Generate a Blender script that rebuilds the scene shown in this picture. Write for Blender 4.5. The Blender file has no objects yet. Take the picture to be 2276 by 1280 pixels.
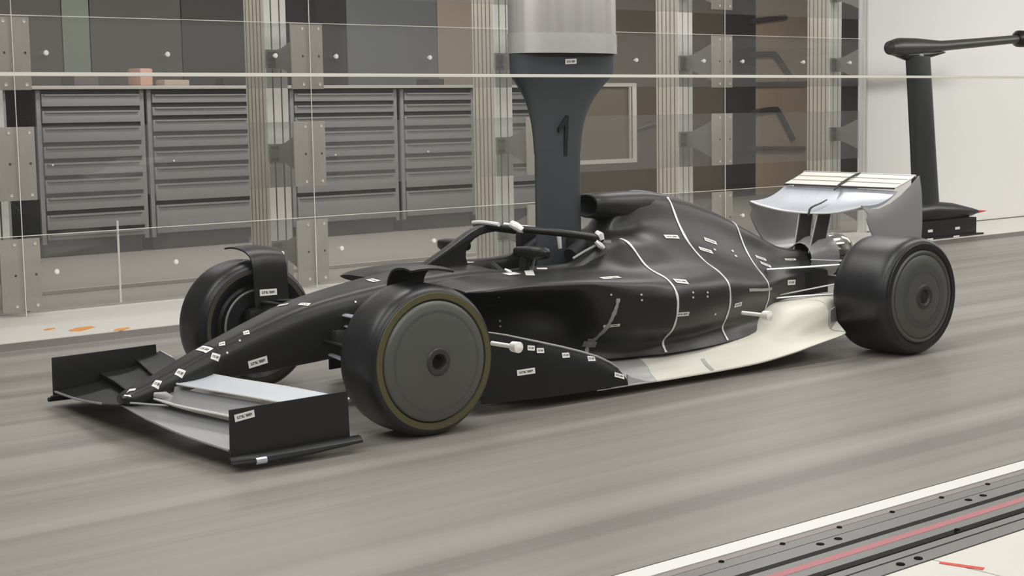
import bpy, bmesh, math, random
from mathutils import Vector, Matrix
random.seed(7)
C = bpy.context.scene.collection
sc = bpy.context.scene
W, H = 2276, 1280
# ---------------------------------------------------------------- camera, world, lights, exposure
S = 0.6                                   # the car is a 60 % scale wind tunnel model
YAW = 0.048                               # the model stands slightly yawed on the belt
RZ = Matrix.Rotation(-YAW, 3, 'Z')
FPX, cyaw, cpit, crol = 3493.9, 0.6556, 0.1108, -0.017
fw = Vector((math.sin(cyaw)*math.cos(cpit), math.cos(cyaw)*math.cos(cpit), -math.sin(cpit)))
rr = Vector((math.cos(cyaw), -math.sin(cyaw), 0)); uu = rr.cross(fw)
r2 = rr*math.cos(crol) + uu*math.sin(crol); u2 = -rr*math.sin(crol) + uu*math.cos(crol)
r2, u2, fw = RZ @ r2, RZ @ u2, RZ @ fw
CAM = RZ @ (Vector((-4.1494, -6.9947, 1.5099))*S)
cd = bpy.data.cameras.new('camera'); co = bpy.data.objects.new('camera', cd); C.objects.link(co)
cd.sensor_width = 36; cd.lens = 36*FPX/W; cd.clip_start = .02; cd.clip_end = 60
M = Matrix((r2, u2, -fw)).transposed().to_4x4(); M.translation = CAM
co.matrix_world = M; sc.camera = co

w = bpy.data.worlds.new('world'); sc.world = w; w.use_nodes = True
w.node_tree.nodes['Background'].inputs[0].default_value = (1.0, .99, .985, 1)
w.node_tree.nodes['Background'].inputs[1].default_value = .19
def area(name, loc, size, power, rot=(0, 0, 0), col=(1, .99, .98)):
    l = bpy.data.lights.new(name, 'AREA'); l.shape = 'RECTANGLE'; l.size, l.size_y = size; l.energy = power; l.color = col
    o = bpy.data.objects.new(name, l); C.objects.link(o); o.location = loc; o.rotation_euler = rot
    return o
for i, (x, y) in enumerate(((-1.6, -.9), (-1.6, .9), (.9, -.9), (.9, .9), (3.4, -.9), (3.4, .9), (5.9, 0), (8.2, 0))):
    area('ceiling_lamp', (x, y, 2.28), (1.7, .55), 22)
area('added_wash_fill', (1.6, -2.6, 2.25), (8, .35), 50, (math.radians(62), 0, 0))  # added unseen fill that lifts the far glass wall and mullion fronts
area('added_wash_fill', (10.2, 0.2, 2.33), (6, .4), 150, (math.radians(48), 0, 0))  # added unseen fill that brightens the white wall
area('room_lamp', (3.0, 4.9, 2.5), (5, .4), 80)
area('added_slot_fill', (3.2, 3.12, 2.5), (9, .15), 75, (math.radians(40), 0, 0))  # added light behind the glass, only to brighten the mullion fronts
area('room_lamp', (8.4, 4.6, 2.5), (3, .4), 45)
area('control_room_lamp', (-1.5, -4.4, 2.5), (3, .8), 70)
sc.view_settings.view_transform = 'Standard'; sc.view_settings.look = 'None'
sc.view_settings.gamma = 1; sc.view_settings.use_curve_mapping = False
sc.view_settings.exposure = .2

# ---------------------------------------------------------------- materials
def lin(c):
    return tuple((v/12.92 if v <= .04045 else ((v+.055)/1.055)**2.4) for v in c)
def rgb(r, g, b): return lin((r/255, g/255, b/255))
def mat(name, col, rough=.5, metal=0, noise=0, scale=8, bump=0, stretch=(1, 1, 1), spec=.5, emit=None):
    m = bpy.data.materials.new(name); m.use_nodes = True; nt = m.node_tree; b = nt.nodes['Principled BSDF']
    b.inputs['Base Color'].default_value = (*col, 1); b.inputs['Roughness'].default_value = rough
    b.inputs['Metallic'].default_value = metal; b.inputs['Specular IOR Level'].default_value = spec
    tc = nt.nodes.new('ShaderNodeTexCoord'); mp = nt.nodes.new('ShaderNodeMapping'); mp.inputs['Scale'].default_value = stretch
    n = nt.nodes.new('ShaderNodeTexNoise'); n.inputs['Scale'].default_value = scale; n.inputs['Detail'].default_value = 4
    nt.links.new(tc.outputs['Object'], mp.inputs[0]); nt.links.new(mp.outputs[0], n.inputs['Vector'])
    if noise:
        mx = nt.nodes.new('ShaderNodeMix'); mx.data_type = 'RGBA'; mx.blend_type = 'MIX'
        mx.inputs[6].default_value = (*[c*(1-noise) for c in col], 1); mx.inputs[7].default_value = (*[min(1, c*(1+noise)) for c in col], 1)
        nt.links.new(n.outputs['Fac'], mx.inputs[0]); nt.links.new(mx.outputs[2], b.inputs['Base Color'])
    if bump:
        bp = nt.nodes.new('ShaderNodeBump'); bp.inputs['Strength'].default_value = bump; bp.inputs['Distance'].default_value = .002
        nt.links.new(n.outputs['Fac'], bp.inputs['Height']); nt.links.new(bp.outputs[0], b.inputs['Normal'])
    return m
def glass(name, tint, haze, refl=1.0, hazecol=(.8, .8, .78)):
    m = bpy.data.materials.new(name); m.use_nodes = True; nt = m.node_tree; nt.nodes.clear()
    out = nt.nodes.new('ShaderNodeOutputMaterial'); tr = nt.nodes.new('ShaderNodeBsdfTransparent'); tr.inputs[0].default_value = (*tint, 1)
    df = nt.nodes.new('ShaderNodeBsdfDiffuse'); df.inputs[0].default_value = (*hazecol, 1)
    gl = nt.nodes.new('ShaderNodeBsdfGlossy'); gl.inputs['Roughness'].default_value = 0.0
    fr = nt.nodes.new('ShaderNodeFresnel'); fr.inputs[0].default_value = 1.45
    mu = nt.nodes.new('ShaderNodeMath'); mu.operation = 'MULTIPLY'; mu.inputs[1].default_value = refl
    m1 = nt.nodes.new('ShaderNodeMixShader'); m1.inputs[0].default_value = haze; m2 = nt.nodes.new('ShaderNodeMixShader')
    nt.links.new(tr.outputs[0], m1.inputs[1]); nt.links.new(df.outputs[0], m1.inputs[2])
    ge = nt.nodes.new('ShaderNodeNewGeometry'); iv = nt.nodes.new('ShaderNodeMath'); iv.operation = 'SUBTRACT'; iv.inputs[0].default_value = 1; nt.links.new(ge.outputs['Backfacing'], iv.inputs[1])
    m3 = nt.nodes.new('ShaderNodeMath'); m3.operation = 'MULTIPLY'; nt.links.new(iv.outputs[0], m3.inputs[0]); nt.links.new(mu.outputs[0], m3.inputs[1])
    nt.links.new(fr.outputs[0], mu.inputs[0]); nt.links.new(m3.outputs[0], m2.inputs[0])
    nt.links.new(m1.outputs[0], m2.inputs[1]); nt.links.new(gl.outputs[0], m2.inputs[2]); nt.links.new(m2.outputs[0], out.inputs[0])
    return m
M_ = {}
M_['body'] = mat('satin_black_body', (.012, .012, .0115), .40, spec=.4, noise=.15, scale=3, bump=.05)
M_['carbon'] = mat('dark_carbon', (.008, .0085, .009), .40, spec=.35)
M_['matte'] = mat('matte_black', (.008, .008, .009), .7)
M_['tyre'] = mat('tyre_rubber', (.009, .009, .0105), .38, noise=.3, scale=5)
M_['olive'] = mat('olive_stripe', rgb(84, 78, 46), .55)
M_['oliveD'] = mat('dull_olive_stripe', rgb(58, 56, 40), .6)
M_['cover'] = mat('wheel_cover_grey', rgb(88, 89, 85), .40, .2)
M_['cover2'] = mat('wheel_cover_band', rgb(80, 81, 81), .45, .2)
M_['hub'] = mat('hub_grey', rgb(52, 52, 50), .45)
M_['silver'] = mat('brushed_silver', rgb(208, 213, 222), .28, .55, noise=.12, scale=6, stretch=(1, 12, 1))
M_['silver2'] = mat('silver_dull', rgb(182, 182, 182), .36, .6)
M_['white'] = mat('white_panel', rgb(214, 212, 203), .45)
M_['cream'] = mat('cream_floor_primer', rgb(212, 210, 196), .5, noise=.04, scale=4)
M_['primer'] = mat('grey_floor_primer', rgb(172, 172, 170), .45, .2)
M_['tape'] = mat('sealing_tape', rgb(225, 225, 222), .35, .2)
M_['tapegrey'] = mat('sealing_tape_grey', rgb(160, 160, 158), .45, .1)
M_['strut'] = mat('slate_fairing', rgb(58, 62, 65), .45, noise=.12, scale=2)
M_['mirrormetal'] = mat('shroud_painted_reflections', rgb(196, 192, 188), .32, .7, noise=.3, scale=5, stretch=(3, 3, .05))  # stretched colour streaks painted in place of vertical reflections
M_['collar'] = mat('painted_reflection_band', rgb(188, 186, 182), .35, .5, noise=.1, scale=18)  # paler tone painted for a reflected band on the shroud
M_['black'] = mat('numeral_black', (.006, .006, .007), .5)
M_['alu'] = mat('anodised_aluminium', rgb(206, 198, 184), .5, .1, noise=.12, scale=9, stretch=(10, 10, .6))
M_['alu2'] = mat('pale_channel', rgb(240, 237, 230), .4, .1)
M_['sidegroove'] = mat('shallow_groove', rgb(128, 120, 106), .6)
M_['groove'] = mat('channel_groove', rgb(84, 80, 72), .6)
M_['plate'] = mat('glazing_plate', rgb(176, 172, 162), .5, .15, noise=.1, scale=12, stretch=(8, 1, .6))
M_['bracket'] = mat('bracket_web', rgb(132, 128, 120), .55, .1)
M_['screw'] = mat('screw_head', rgb(215, 212, 200), .35, .3)
M_['knob'] = mat('white_knob', rgb(242, 240, 232), .4)
M_['cab'] = mat('cabinet_grey', rgb(124, 124, 122), .45, noise=.06, scale=3)
M_['cabdark'] = mat('cabinet_dark_grey', rgb(44, 46, 46), .5)  # darker grey for cabinet body and plinth
M_['handle'] = mat('handle_strip', rgb(128, 128, 124), .4, .2)
M_['bench'] = mat('bench_top', rgb(176, 172, 162), .5)
M_['wallwhite'] = mat('white_wall_paint', rgb(222, 221, 218), .55, noise=.015, scale=1.5)
M_['wallgrey'] = mat('grey_wall', rgb(84, 80, 74), .7, noise=.12, scale=1.2)
M_['walldark'] = mat('dark_wall', rgb(58, 55, 50), .7, noise=.12, scale=1.2)
M_['wallblack'] = mat('black_panel', rgb(24, 24, 24), .7)
M_['wallbrown'] = mat('brown_wall', rgb(104, 92, 78), .7, noise=.12, scale=1.2)
M_['panelgrey'] = mat('panel_blue_grey', rgb(104, 106, 106), .6)
M_['panelbeige'] = mat('panel_beige', rgb(168, 152, 132), .6)
M_['paneltan'] = mat('panel_tan', rgb(178, 158, 134), .65, noise=.06, scale=2)
M_['palegreen'] = mat('pale_green_reflection', rgb(122, 132, 116), .6)  # tint of a reflection in the glass, painted as a wall strip
M_['frame'] = mat('white_frame', rgb(200, 196, 186), .5)
M_['platefloor'] = mat('white_floor_plate', rgb(222, 219, 210), .4, noise=.03, scale=2)
M_['floorgrey'] = mat('grey_floor', rgb(150, 145, 134), .45, noise=.06, scale=1)
M_['seal'] = mat('belt_edge_seal', rgb(104, 96, 92), .6)
M_['line'] = mat('white_line', rgb(224, 223, 219), .5)
M_['rail'] = mat('grey_rail', rgb(116, 115, 113), .42, .1, noise=.05, scale=5)
M_['rail2'] = mat('pinkish_rail', rgb(138, 130, 127), .45)
M_['slot'] = mat('black_slot', rgb(14, 12, 12), .9, spec=.1)
M_['red'] = mat('faded_red_strip', rgb(176, 104, 106), .5)
M_['redtape'] = mat('red_tape', rgb(214, 60, 44), .5)
M_['orange'] = mat('orange_tape', rgb(228, 150, 62), .5)
M_['pink'] = mat('pinkish_box', rgb(196, 152, 132), .6)
M_['glassfar'] = glass('clear_far_glass', (.955, .955, .955), .015, 1.0)
M_['strip'] = glass('glass_fin_strip', (.95, .95, .95), .065, .7)
M_['glassnear'] = glass('near_glass_lower', (.975, .975, .972), .004, .25)
M_['glassnear2'] = glass('near_glass_upper', (.99, .99, .99), .002, .25)
M_['edge'] = mat('polished_glass_edge', rgb(235, 232, 220), .3)
M_['wingmetal'] = mat('grey_wing_metal', rgb(158, 158, 160), .34, .5)
M_['chrome'] = mat('polished_exhaust', rgb(225, 222, 218), .14, 1)
M_['flapwhite'] = mat('pale_satin_flap', rgb(212, 217, 224), .32, .25)

# streaky belt material: long pale and dark rub marks along the running direction
m = bpy.data.materials.new('belt_streaks'); m.use_nodes = True; nt = m.node_tree; b = nt.nodes['Principled BSDF']
tc = nt.nodes.new('ShaderNodeTexCoord'); mp = nt.nodes.new('ShaderNodeMapping'); mp.inputs['Scale'].default_value = (.035, 3.0, 1)
n1 = nt.nodes.new('ShaderNodeTexNoise'); n1.inputs['Scale'].default_value = 1.5; n1.inputs['Detail'].default_value = 4; n1.inputs['Roughness'].default_value = .58
cr = nt.nodes.new('ShaderNodeValToRGB')
cr.color_ramp.elements[0].position = .34; cr.color_ramp.elements[0].color = (*rgb(110, 106, 100), 1)
cr.color_ramp.elements[1].position = .70; cr.color_ramp.elements[1].color = (*rgb(153, 148, 141), 1)
e = cr.color_ramp.elements.new(.5); e.color = (*rgb(134, 130, 123), 1)
nt.links.new(tc.outputs['Object'], mp.inputs[0]); nt.links.new(mp.outputs[0], n1.inputs['Vector']); nt.links.new(n1.outputs['Fac'], cr.inputs[0])
nt.links.new(cr.outputs[0], b.inputs['Base Color']); b.inputs['Roughness'].default_value = .42; b.inputs['Specular IOR Level'].default_value = .5
M_['belt'] = m
# printed sticker: white with tiny dark illegible print
m = bpy.data.materials.new('printed_sticker'); m.use_nodes = True; nt = m.node_tree; b = nt.nodes['Principled BSDF']
uv = nt.nodes.new('ShaderNodeTexCoord'); mp = nt.nodes.new('ShaderNodeMapping'); mp.inputs['Scale'].default_value = (14, 3, 1)
n1 = nt.nodes.new('ShaderNodeTexNoise'); n1.inputs['Scale'].default_value = 1.0; n1.inputs['Detail'].default_value = 2
sp = nt.nodes.new('ShaderNodeSeparateXYZ')
def mth(op, a, bb):
    q = nt.nodes.new('ShaderNodeMath'); q.operation = op
    for i, v in enumerate((a, bb)):
        if isinstance(v, (int, float)): q.inputs[i].default_value = v
        elif v is not None: nt.links.new(v, q.inputs[i])
    return q.outputs[0]
nt.links.new(uv.outputs['UV'], mp.inputs[0]); nt.links.new(mp.outputs[0], n1.inputs['Vector']); nt.links.new(uv.outputs['UV'], sp.inputs[0])
band = mth('LESS_THAN', mth('ABSOLUTE', mth('SUBTRACT', sp.outputs[1], .5), 0), .2)
bx_ = mth('LESS_THAN', mth('ABSOLUTE', mth('SUBTRACT', sp.outputs[0], .5), 0), .38)
fac = mth('MULTIPLY', mth('MULTIPLY', band, bx_), mth('GREATER_THAN', n1.outputs['Fac'], .46))
mx = nt.nodes.new('ShaderNodeMix'); mx.data_type = 'RGBA'; nt.links.new(fac, mx.inputs[0])
mx.inputs[6].default_value = (*rgb(232, 230, 224), 1); mx.inputs[7].default_value = (*rgb(105, 105, 105), 1)
nt.links.new(mx.outputs[2], b.inputs['Base Color']); b.inputs['Roughness'].default_value = .5
M_['sticker'] = m

# ---------------------------------------------------------------- helpers
def empty(name, loc=(0, 0, 0), rz=0, scale=1, label=None, cat=None, group=None, kind=None, parent=None):
    o = bpy.data.objects.new(name, None); C.objects.link(o); o.location = loc; o.rotation_euler = (0, 0, rz); o.scale = (scale,)*3
    o.empty_display_size = .05
    return tag(o, label, cat, group, kind, parent)
def tag(o, label=None, cat=None, group=None, kind=None, parent=None):
    if label: o['label'] = label
    if cat: o['category'] = cat
    if group: o['group'] = group
    if kind: o['kind'] = kind
    if parent: o.parent = parent
    return o
def finish(bm, name, m, parent=None, sharp=35, bevel=0):
    bmesh.ops.remove_doubles(bm, verts=bm.verts, dist=1e-5)
    bmesh.ops.recalc_face_normals(bm, faces=bm.faces)
    if bevel:
        es = [e for e in bm.edges if len(e.link_faces) == 2 and e.calc_face_angle(0) > .6]
        bmesh.ops.bevel(bm, geom=es, offset=bevel, segments=2, affect='EDGES', profile=.6)
    for f in bm.faces: f.smooth = True
    for e in bm.edges:
        if len(e.link_faces) == 2 and e.calc_face_angle(0) > math.radians(sharp): e.smooth = False
    me = bpy.data.meshes.new(name); bm.to_mesh(me); bm.free(); me.materials.append(M_[m] if isinstance(m, str) else m)
    o = bpy.data.objects.new(name, me); C.objects.link(o)
    if parent: o.parent = parent
    return o
def addbox(bm, x0, x1, y0, y1, z0, z1):
    v = [bm.verts.new(p) for p in ((x0, y0, z0), (x1, y0, z0), (x1, y1, z0), (x0, y1, z0), (x0, y0, z1), (x1, y0, z1), (x1, y1, z1), (x0, y1, z1))]
    for f in ((3, 2, 1, 0), (4, 5, 6, 7), (0, 1, 5, 4), (1, 2, 6, 5), (2, 3, 7, 6), (3, 0, 4, 7)): bm.faces.new([v[i] for i in f])
def box(name, m, x0, x1, y0, y1, z0, z1, parent=None, bevel=0):
    bm = bmesh.new(); addbox(bm, x0, x1, y0, y1, z0, z1); return finish(bm, name, m, parent, bevel=bevel)
def grid(bm, rows, closed=False, cap=False):
    vs = [[bm.verts.new(p) for p in r] for r in rows]
    for i in range(len(vs)-1):
        n = len(vs[i]); rng = range(n if closed else n-1)
        for j in rng:
            k = (j+1) % n
            try: bm.faces.new((vs[i][j], vs[i][k], vs[i+1][k], vs[i+1][j]))
            except ValueError: pass
    if cap:
        for r in (vs[0], vs[-1]):
            try: bm.faces.new(r)
            except ValueError: pass
    return vs
def cr1(p0, p1, p2, p3, t):
    return .5*((2*p1)+(-p0+p2)*t+(2*p0-5*p1+4*p2-p3)*t*t+(-p0+3*p1-3*p2+p3)*t**3)
def crs(pts, t):                            # Catmull-Rom through tuples, t in 0..1
    n = len(pts)-1; f = min(max(t, 0), 1)*n; i = min(int(f), n-1); f -= i
    g = lambda k: pts[min(max(k, 0), n)]
    return tuple(cr1(a, b_, c_, d, f) for a, b_, c_, d in zip(g(i-1), g(i), g(i+1), g(i+2)))
def tube(name, m, pts, r, parent=None, n=10, flat=1.0, steps=0):
    pts = [Vector(p) for p in pts]
    if steps: pts = [Vector(crs([tuple(p) for p in pts], i/steps)) for i in range(steps+1)]
    bm = bmesh.new(); rows = []; up = Vector((0, 0, 1))
    for i, p in enumerate(pts):
        d = (pts[min(i+1, len(pts)-1)]-pts[max(i-1, 0)]).normalized()
        if abs(d.dot(up)) > .95: up = Vector((0, 1, 0))
        a = d.cross(up).normalized(); c_ = a.cross(d).normalized(); R = r[i] if isinstance(r, (list, tuple)) and not steps else (r if not isinstance(r, (list, tuple)) else crs([(q,) for q in r], i/max(1, len(pts)-1))[0])
        rows.append([p+a*math.cos(t)*R+c_*math.sin(t)*R*flat for t in [2*math.pi*k/n for k in range(n)]])
    grid(bm, rows, True, True); return finish(bm, name, m, parent)
def lathe(name, m, prof, origin, axis, parent=None, n=64, close=False):   # prof: (along axis, radius)
    bm = bmesh.new(); rows = []; o = Vector(origin)
    ax = {'x': Vector((1, 0, 0)), 'y': Vector((0, 1, 0)), 'z': Vector((0, 0, 1))}[axis]
    a = {'x': Vector((0, 1, 0)), 'y': Vector((0, 0, 1)), 'z': Vector((1, 0, 0))}[axis]; c_ = ax.cross(a)
    for h, r in prof: rows.append([o+ax*h+(a*math.cos(t)+c_*math.sin(t))*max(r, 1e-5) for t in [2*math.pi*k/n for k in range(n)]])
    if close: rows.append(rows[0])
    grid(bm, rows, True); return finish(bm, name, m, parent, sharp=40)
def sheet(name, m, rows, th, parent=None, sharp=35):      # a grid given thickness
    bm = bmesh.new(); nr = [list(map(Vector, r)) for r in rows]; R, Cn = len(nr), len(nr[0]); back = []
    for i in range(R):
        q = []
        for j in range(Cn):
            a = nr[min(i+1, R-1)][j]-nr[max(i-1, 0)][j]; b_ = nr[i][min(j+1, Cn-1)]-nr[i][max(j-1, 0)]
            nn = a.cross(b_); nn = nn.normalized() if nn.length > 1e-9 else Vector((0, 0, 1)); q.append(nr[i][j]-nn*th)
        back.append(q)
    A = [[bm.verts.new(p) for p in r] for r in nr]; B = [[bm.verts.new(p) for p in r] for r in back]
    for i in range(R-1):
        for j in range(Cn-1):
            bm.faces.new((A[i][j], A[i][j+1], A[i+1][j+1], A[i+1][j])); bm.faces.new((B[i][j], B[i+1][j], B[i+1][j+1], B[i][j+1]))
    for i in range(R-1):
        bm.faces.new((A[i][0], A[i+1][0], B[i+1][0], B[i][0])); bm.faces.new((A[i][-1], B[i][-1], B[i+1][-1], A[i+1][-1]))
    for j in range(Cn-1):
        bm.faces.new((A[0][j], B[0][j], B[0][j+1], A[0][j+1])); bm.faces.new((A[-1][j], A[-1][j+1], B[-1][j+1], B[-1][j]))
    return finish(bm, name, m, parent, sharp)
def prism(name, m, pts, off, parent=None, bevel=0):        # flat polygon pushed along off
    bm = bmesh.new(); off = Vector(off); a = [bm.verts.new(p) for p in pts]; b_ = [bm.verts.new(Vector(p)+off) for p in pts]
    bm.faces.new(a); bm.faces.new(list(reversed(b_)))
    for i in range(len(a)): bm.faces.new((a[i], b_[i], b_[(i+1) % len(a)], a[(i+1) % len(a)]))
    return finish(bm, name, m, parent, bevel=bevel)
def dup(o, parent=None, off=(0, 0, 0)):
    c_ = o.copy(); C.objects.link(c_); c_.location = Vector(o.location)+Vector(off)
    if parent: c_.parent = parent
    for ch in [q for q in o.children]: dup(ch, c_)
    return c_

# ---------------------------------------------------------------- the setting: floor, belt, walls
X0, X1 = -4.0, 10.5
fl = box('floor', 'floorgrey', X0, 16, -6.0, 8.0, -.06, -.03); tag(fl, kind='structure')
fl['label'] = 'pale grey concrete floor under belt and equipment'
for i, (xa, xb) in enumerate(((X0, -.9), (-.897, 1.9), (1.903, 4.7), (4.703, 7.5), (7.503, X1))):
    box('floor_plate', 'platefloor', xa, xb, 2.162, 3.05, -.03, .0, fl)
box('floor_plate', 'floorgrey', X0, 16, 3.053, 7.9, -.03, -.001, fl)
box('edge_strip', 'seal', X0, X1, 1.932, 2.16, -.03, -.003, fl)
box('white_line', 'line', X0, X1, -1.952, -1.902, -.03, -.001, fl)
rails = [('rail', 'rail2', -1.975, -1.954, -.003), ('rail', 'rail', -2.012, -1.977, -.003), ('rail', 'rail', -2.062, -2.017, -.002), ('slot', 'slot', -2.082, -2.062, -.012),
         ('rail', 'rail', -2.106, -2.082, -.002), ('red_strip', 'red', -2.130, -2.106, -.0015), ('rail', 'rail', -2.160, -2.130, -.002), ('slot', 'slot', -2.186, -2.160, -.012),
         ('rail', 'rail', -2.210, -2.186, -.002), ('rail', 'rail', -2.256, -2.214, -.003), ('slot', 'slot', -2.266, -2.256, -.012)]
for nme, mm, a, b_, z in rails: box(nme, mm, X0, X1, a, b_, -.03, z, fl)
for xa, xb in ((X0, -.062), (-.058, 1.2), (1.204, 4), (4.004, X1)): box('floor_plate', 'platefloor', xa, xb, -2.9, -2.268, -.03, 0, fl)
def bolt(x, y, r=.010, m='slot', z=-.002):
    return lathe('bolt_head', m, [(0, 0), (.0012, r*.5), (.0016, r*.9), (.0004, r), (-.002, r)], (x, y, z), 'z', fl, n=14)
for k in range(-4, 14): bolt(-.369+.19*k, -1.979, .006)
for k in range(-2, 6):
    for a in (-.126, -.066): bolt(a+.54*k, -2.036, .009); bolt(a+.54*k, -2.237, .009)
    bolt(.177+.54*k, -2.165, .006)
bolt(-.123, -2.325, .014)
prism('red_tape', 'redtape', [(-.075, -2.292, .0004), (-.062, -2.286, .0004), (-.035, -2.37, .0004), (-.052, -2.376, .0004)], (0, 0, .0006), fl)
belt = empty('rolling_belt', (0, 0, 0), label='grey rolling road belt with long rub streaks under the model car', cat='belt')
bm = bmesh.new(); addbox(bm, X0, X1, -1.9, 1.93, -.025, 0); finish(bm, 'belt_surface', 'belt', belt)

for k, (x, y, a, s, lb) in enumerate(((.176, 2.44, .10, .7, 'leftmost small orange tape mark on white floor ledge'), (.281, 2.344, .09, 1.5, 'long middle orange tape mark on white floor ledge'), (.40, 2.20, .05, 1.0, 'right orange tape mark on white ledge nearest the car'), (1.25, 3.80, 0, 1.0, 'faint orange mark on grey floor behind the glass wall'))):
    t = prism('tape_mark', 'orange', [(x-.045*s, y-.03*s, .0003), (x-.02*s, y-.045*s, .0003), (x+.045*s, y+.0*s, .0003), (x+.05*s, y+.035*s, .0003), (x, y+.03*s, .0003), (x-.04*s, y-.005, .0003)], (0, 0, .0008))
    tag(t, lb, 'tape', 'orange tape marks on the floor')

# white solid walls downstream, on both sides; dark room behind the glass
wl = box('wall_right', 'wallwhite', 6.64, 16, 2.95, 3.02, 0, 2.4); tag(wl, kind='structure')
box('wall_seam', 'frame', 6.64, 6.655, 2.944, 2.95, 0, 2.4, wl)
box('skirting_gap', 'seal', 6.66, 16, 2.944, 2.951, .0, .007, wl)
tag(box('wall_front', 'wallwhite', 6.1, 16, -3.0, -2.9, 0, 2.4), kind='structure')
tag(box('wall_end', 'wallwhite', 16, 16.1, -3, 3.02, 0, 2.4), kind='structure')
ceil = box('ceiling', 'wallwhite', X0, 16, -2.95, 3.0, 2.36, 2.42); tag(ceil, kind='structure')
wb = box('wall_back', 'walldark', -2, 15, 7.0, 7.1, 0, 2.7); tag(wb, kind='structure')
for a, b_, mm in ((-2, 2.38, 'wallgrey'), (2.38, 2.6, 'palegreen'), (2.6, 3.36, 'wallgrey'), (3.36, 3.95, 'walldark'), (3.95, 4.9, 'wallblack'), (4.9, 5.86, 'panelgrey'), (5.86, 6.3, 'panelbeige'), (6.3, 7.5, 'wallbrown'), (7.5, 9.1, 'wallbrown'), (9.1, 9.6, 'wallbrown')):  # pale green and blue-grey strips paint reflections in the glass
    box('wall_panel', mm, a, b_-.01, 6.95, 7.0, 0, 2.7, wb)
for a, b_, mm in ((9.57, 10.02, 'wallblack'), (10.02, 10.9, 'paneltan'), (10.9, 12.6, 'wallgrey')):
    box('wall_panel', mm, a, b_-.01, 6.9, 7.0, 0, 2.7, wb)
tag(box('ceiling_back', 'wallgrey', X0, 16, 3.05, 7.2, 2.7, 2.75), kind='structure')
tag(box('wall_back_end', 'wallgrey', 13.5, 13.6, 3.1, 7, 0, 2.7), kind='structure')
tag(box('wall_left', 'walldark', -2.1, -2.0, 3.2, 7.1, 0, 2.7), kind='structure')
wn = empty('window_1', (0, 0, 0), kind='structure')
for r in ((6.30, 7.21, 1.12, 1.15), (6.30, 7.21, .455, .49), (7.16, 7.21, .49, 1.12), (6.30, 6.35, .49, 1.12)): box('window_frame', 'frame', r[0], r[1], 5.85, 5.90, r[2], r[3], wn)
box('window_pane', 'wallbrown', 6.35, 7.16, 5.87, 5.88, .49, 1.12, wn)
box('window_bar', 'frame', 7.12, 7.13, 5.84, 5.86, .49, 1.12, wn)

# ---------------------------------------------------------------- far glass wall
gw = empty('wall_glass_back', (0, 0, 0), kind='structure')
SP = 1.615; JX = [-1.319, .296, 1.911, 3.526, 5.141, 6.62]
for i in range(5):
    for (za, zb) in ((.375, 1.39), (1.392, 2.3)): box('glass_pane', 'glassfar', JX[i]+.0015, JX[i+1]-.0015, 2.955, 2.967, za+.001, zb, gw)
    box('glass_pane', 'glassfar', JX[i]+.0015, JX[i+1]-.0015, 2.955, 2.967, .004, .374, gw)
    for (za, zb) in ((.02, .372), (.54, .88), (1.055, 1.388), (1.53, 1.9)): box('glass_fin', 'strip', JX[i]+.01, JX[i+1]-.01, 2.985, 2.997, za, zb, gw)
    for z in (.376, 1.391): box('glass_joint', 'edge', JX[i], JX[i+1], 2.953, 2.957, z-.0016, z+.0016, gw)
    box('glass_joint', 'edge', JX[i]-.0016, JX[i]+.0016, 2.952, 2.956, 0.0, 2.3, gw)
    if i: box('glass_joint', 'edge', JX[1]+.487, JX[1]+.497, 2.975, 2.98, .02, .42, gw) if i == 2 else None
plates = []
pl0 = None; mul0 = None; br0 = None; kn0 = None
for i in range(0, 6):
    jx = .296+SP*(i-1)
    for (za, zb) in ((.012, .372), (.54, .88), (1.055, 1.385), (1.55, 1.9)):
        hh = zb-za
        if pl0 is None:
            pl0 = empty('plate_proto')
            pl0 = box('glazing_plate', 'plate', -.105, .09, 0, .012, -.17, .17, gw, bevel=.002)
            for sx in (-.035, .065):
                for sz in (-.145, .145): lathe('screw', 'screw', [(0, 0), (-.003, .004), (-.003, .008), (.001, .009)], (sx, 0, sz), 'y', pl0, n=10)
                lathe('screw', 'groove', [(0, 0), (-.001, .003), (-.001, .006), (.001, .007)], (sx, 0, 0), 'y', pl0, n=10)
            pp = pl0
        else: pp = dup(pl0)
        pp.location = (jx, 2.968, (za+zb)/2)
    # mullion: deep extrusion behind the glass
    mx0 = jx-.035
    if mul0 is None:
        bm = bmesh.new(); addbox(bm, 0, .14, 3.35, 3.55, 0, 2.5); mul0 = finish(bm, 'mullion', 'alu', gw); mm_ = mul0
        for yy in (3.378, 3.416, 3.454, 3.492, 3.53): box('side_groove', 'sidegroove', -.0015, .001, yy-.004, yy+.004, 0, 2.5, mul0)
        for a, b_ in ((.003, .038), (.048, .092), (.102, .137)): box('channel', 'alu2', a, b_, 3.340, 3.351, 0, 2.5, mul0)
        for a, b_ in ((.039, .047), (.093, .101)): box('groove', 'groove', a, b_, 3.347, 3.3505, 0, 2.5, mul0)
        # curved bracket webs that carry the plates
        for zc in (.18, .71, 1.22, 1.73):
            pts = []
            for s in (1, -1):
                seq = [(2.985, .165), (3.02, .16), (3.10, .12), (3.18, .085), (3.26, .055), (3.345, .045)]
                if s < 0: seq = seq[::-1]
                pts += [(.055, y, zc+s*z) for y, z in seq]
            prism('bracket', 'bracket', pts, (.014, 0, 0), mul0)
            for dz in (.032, -.032): box('clamp_bar', 'groove', .008, .052, 3.318, 3.326, zc+dz-.006, zc+dz+.006, mul0)
            box('clamp_block', 'bracket', .0, .09, 3.326, 3.342, zc-.05, zc+.05, mul0)
        mul0.location.x = mx0-.0
    else:
        mm_ = dup(mul0); mm_.location.x = mx0
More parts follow.
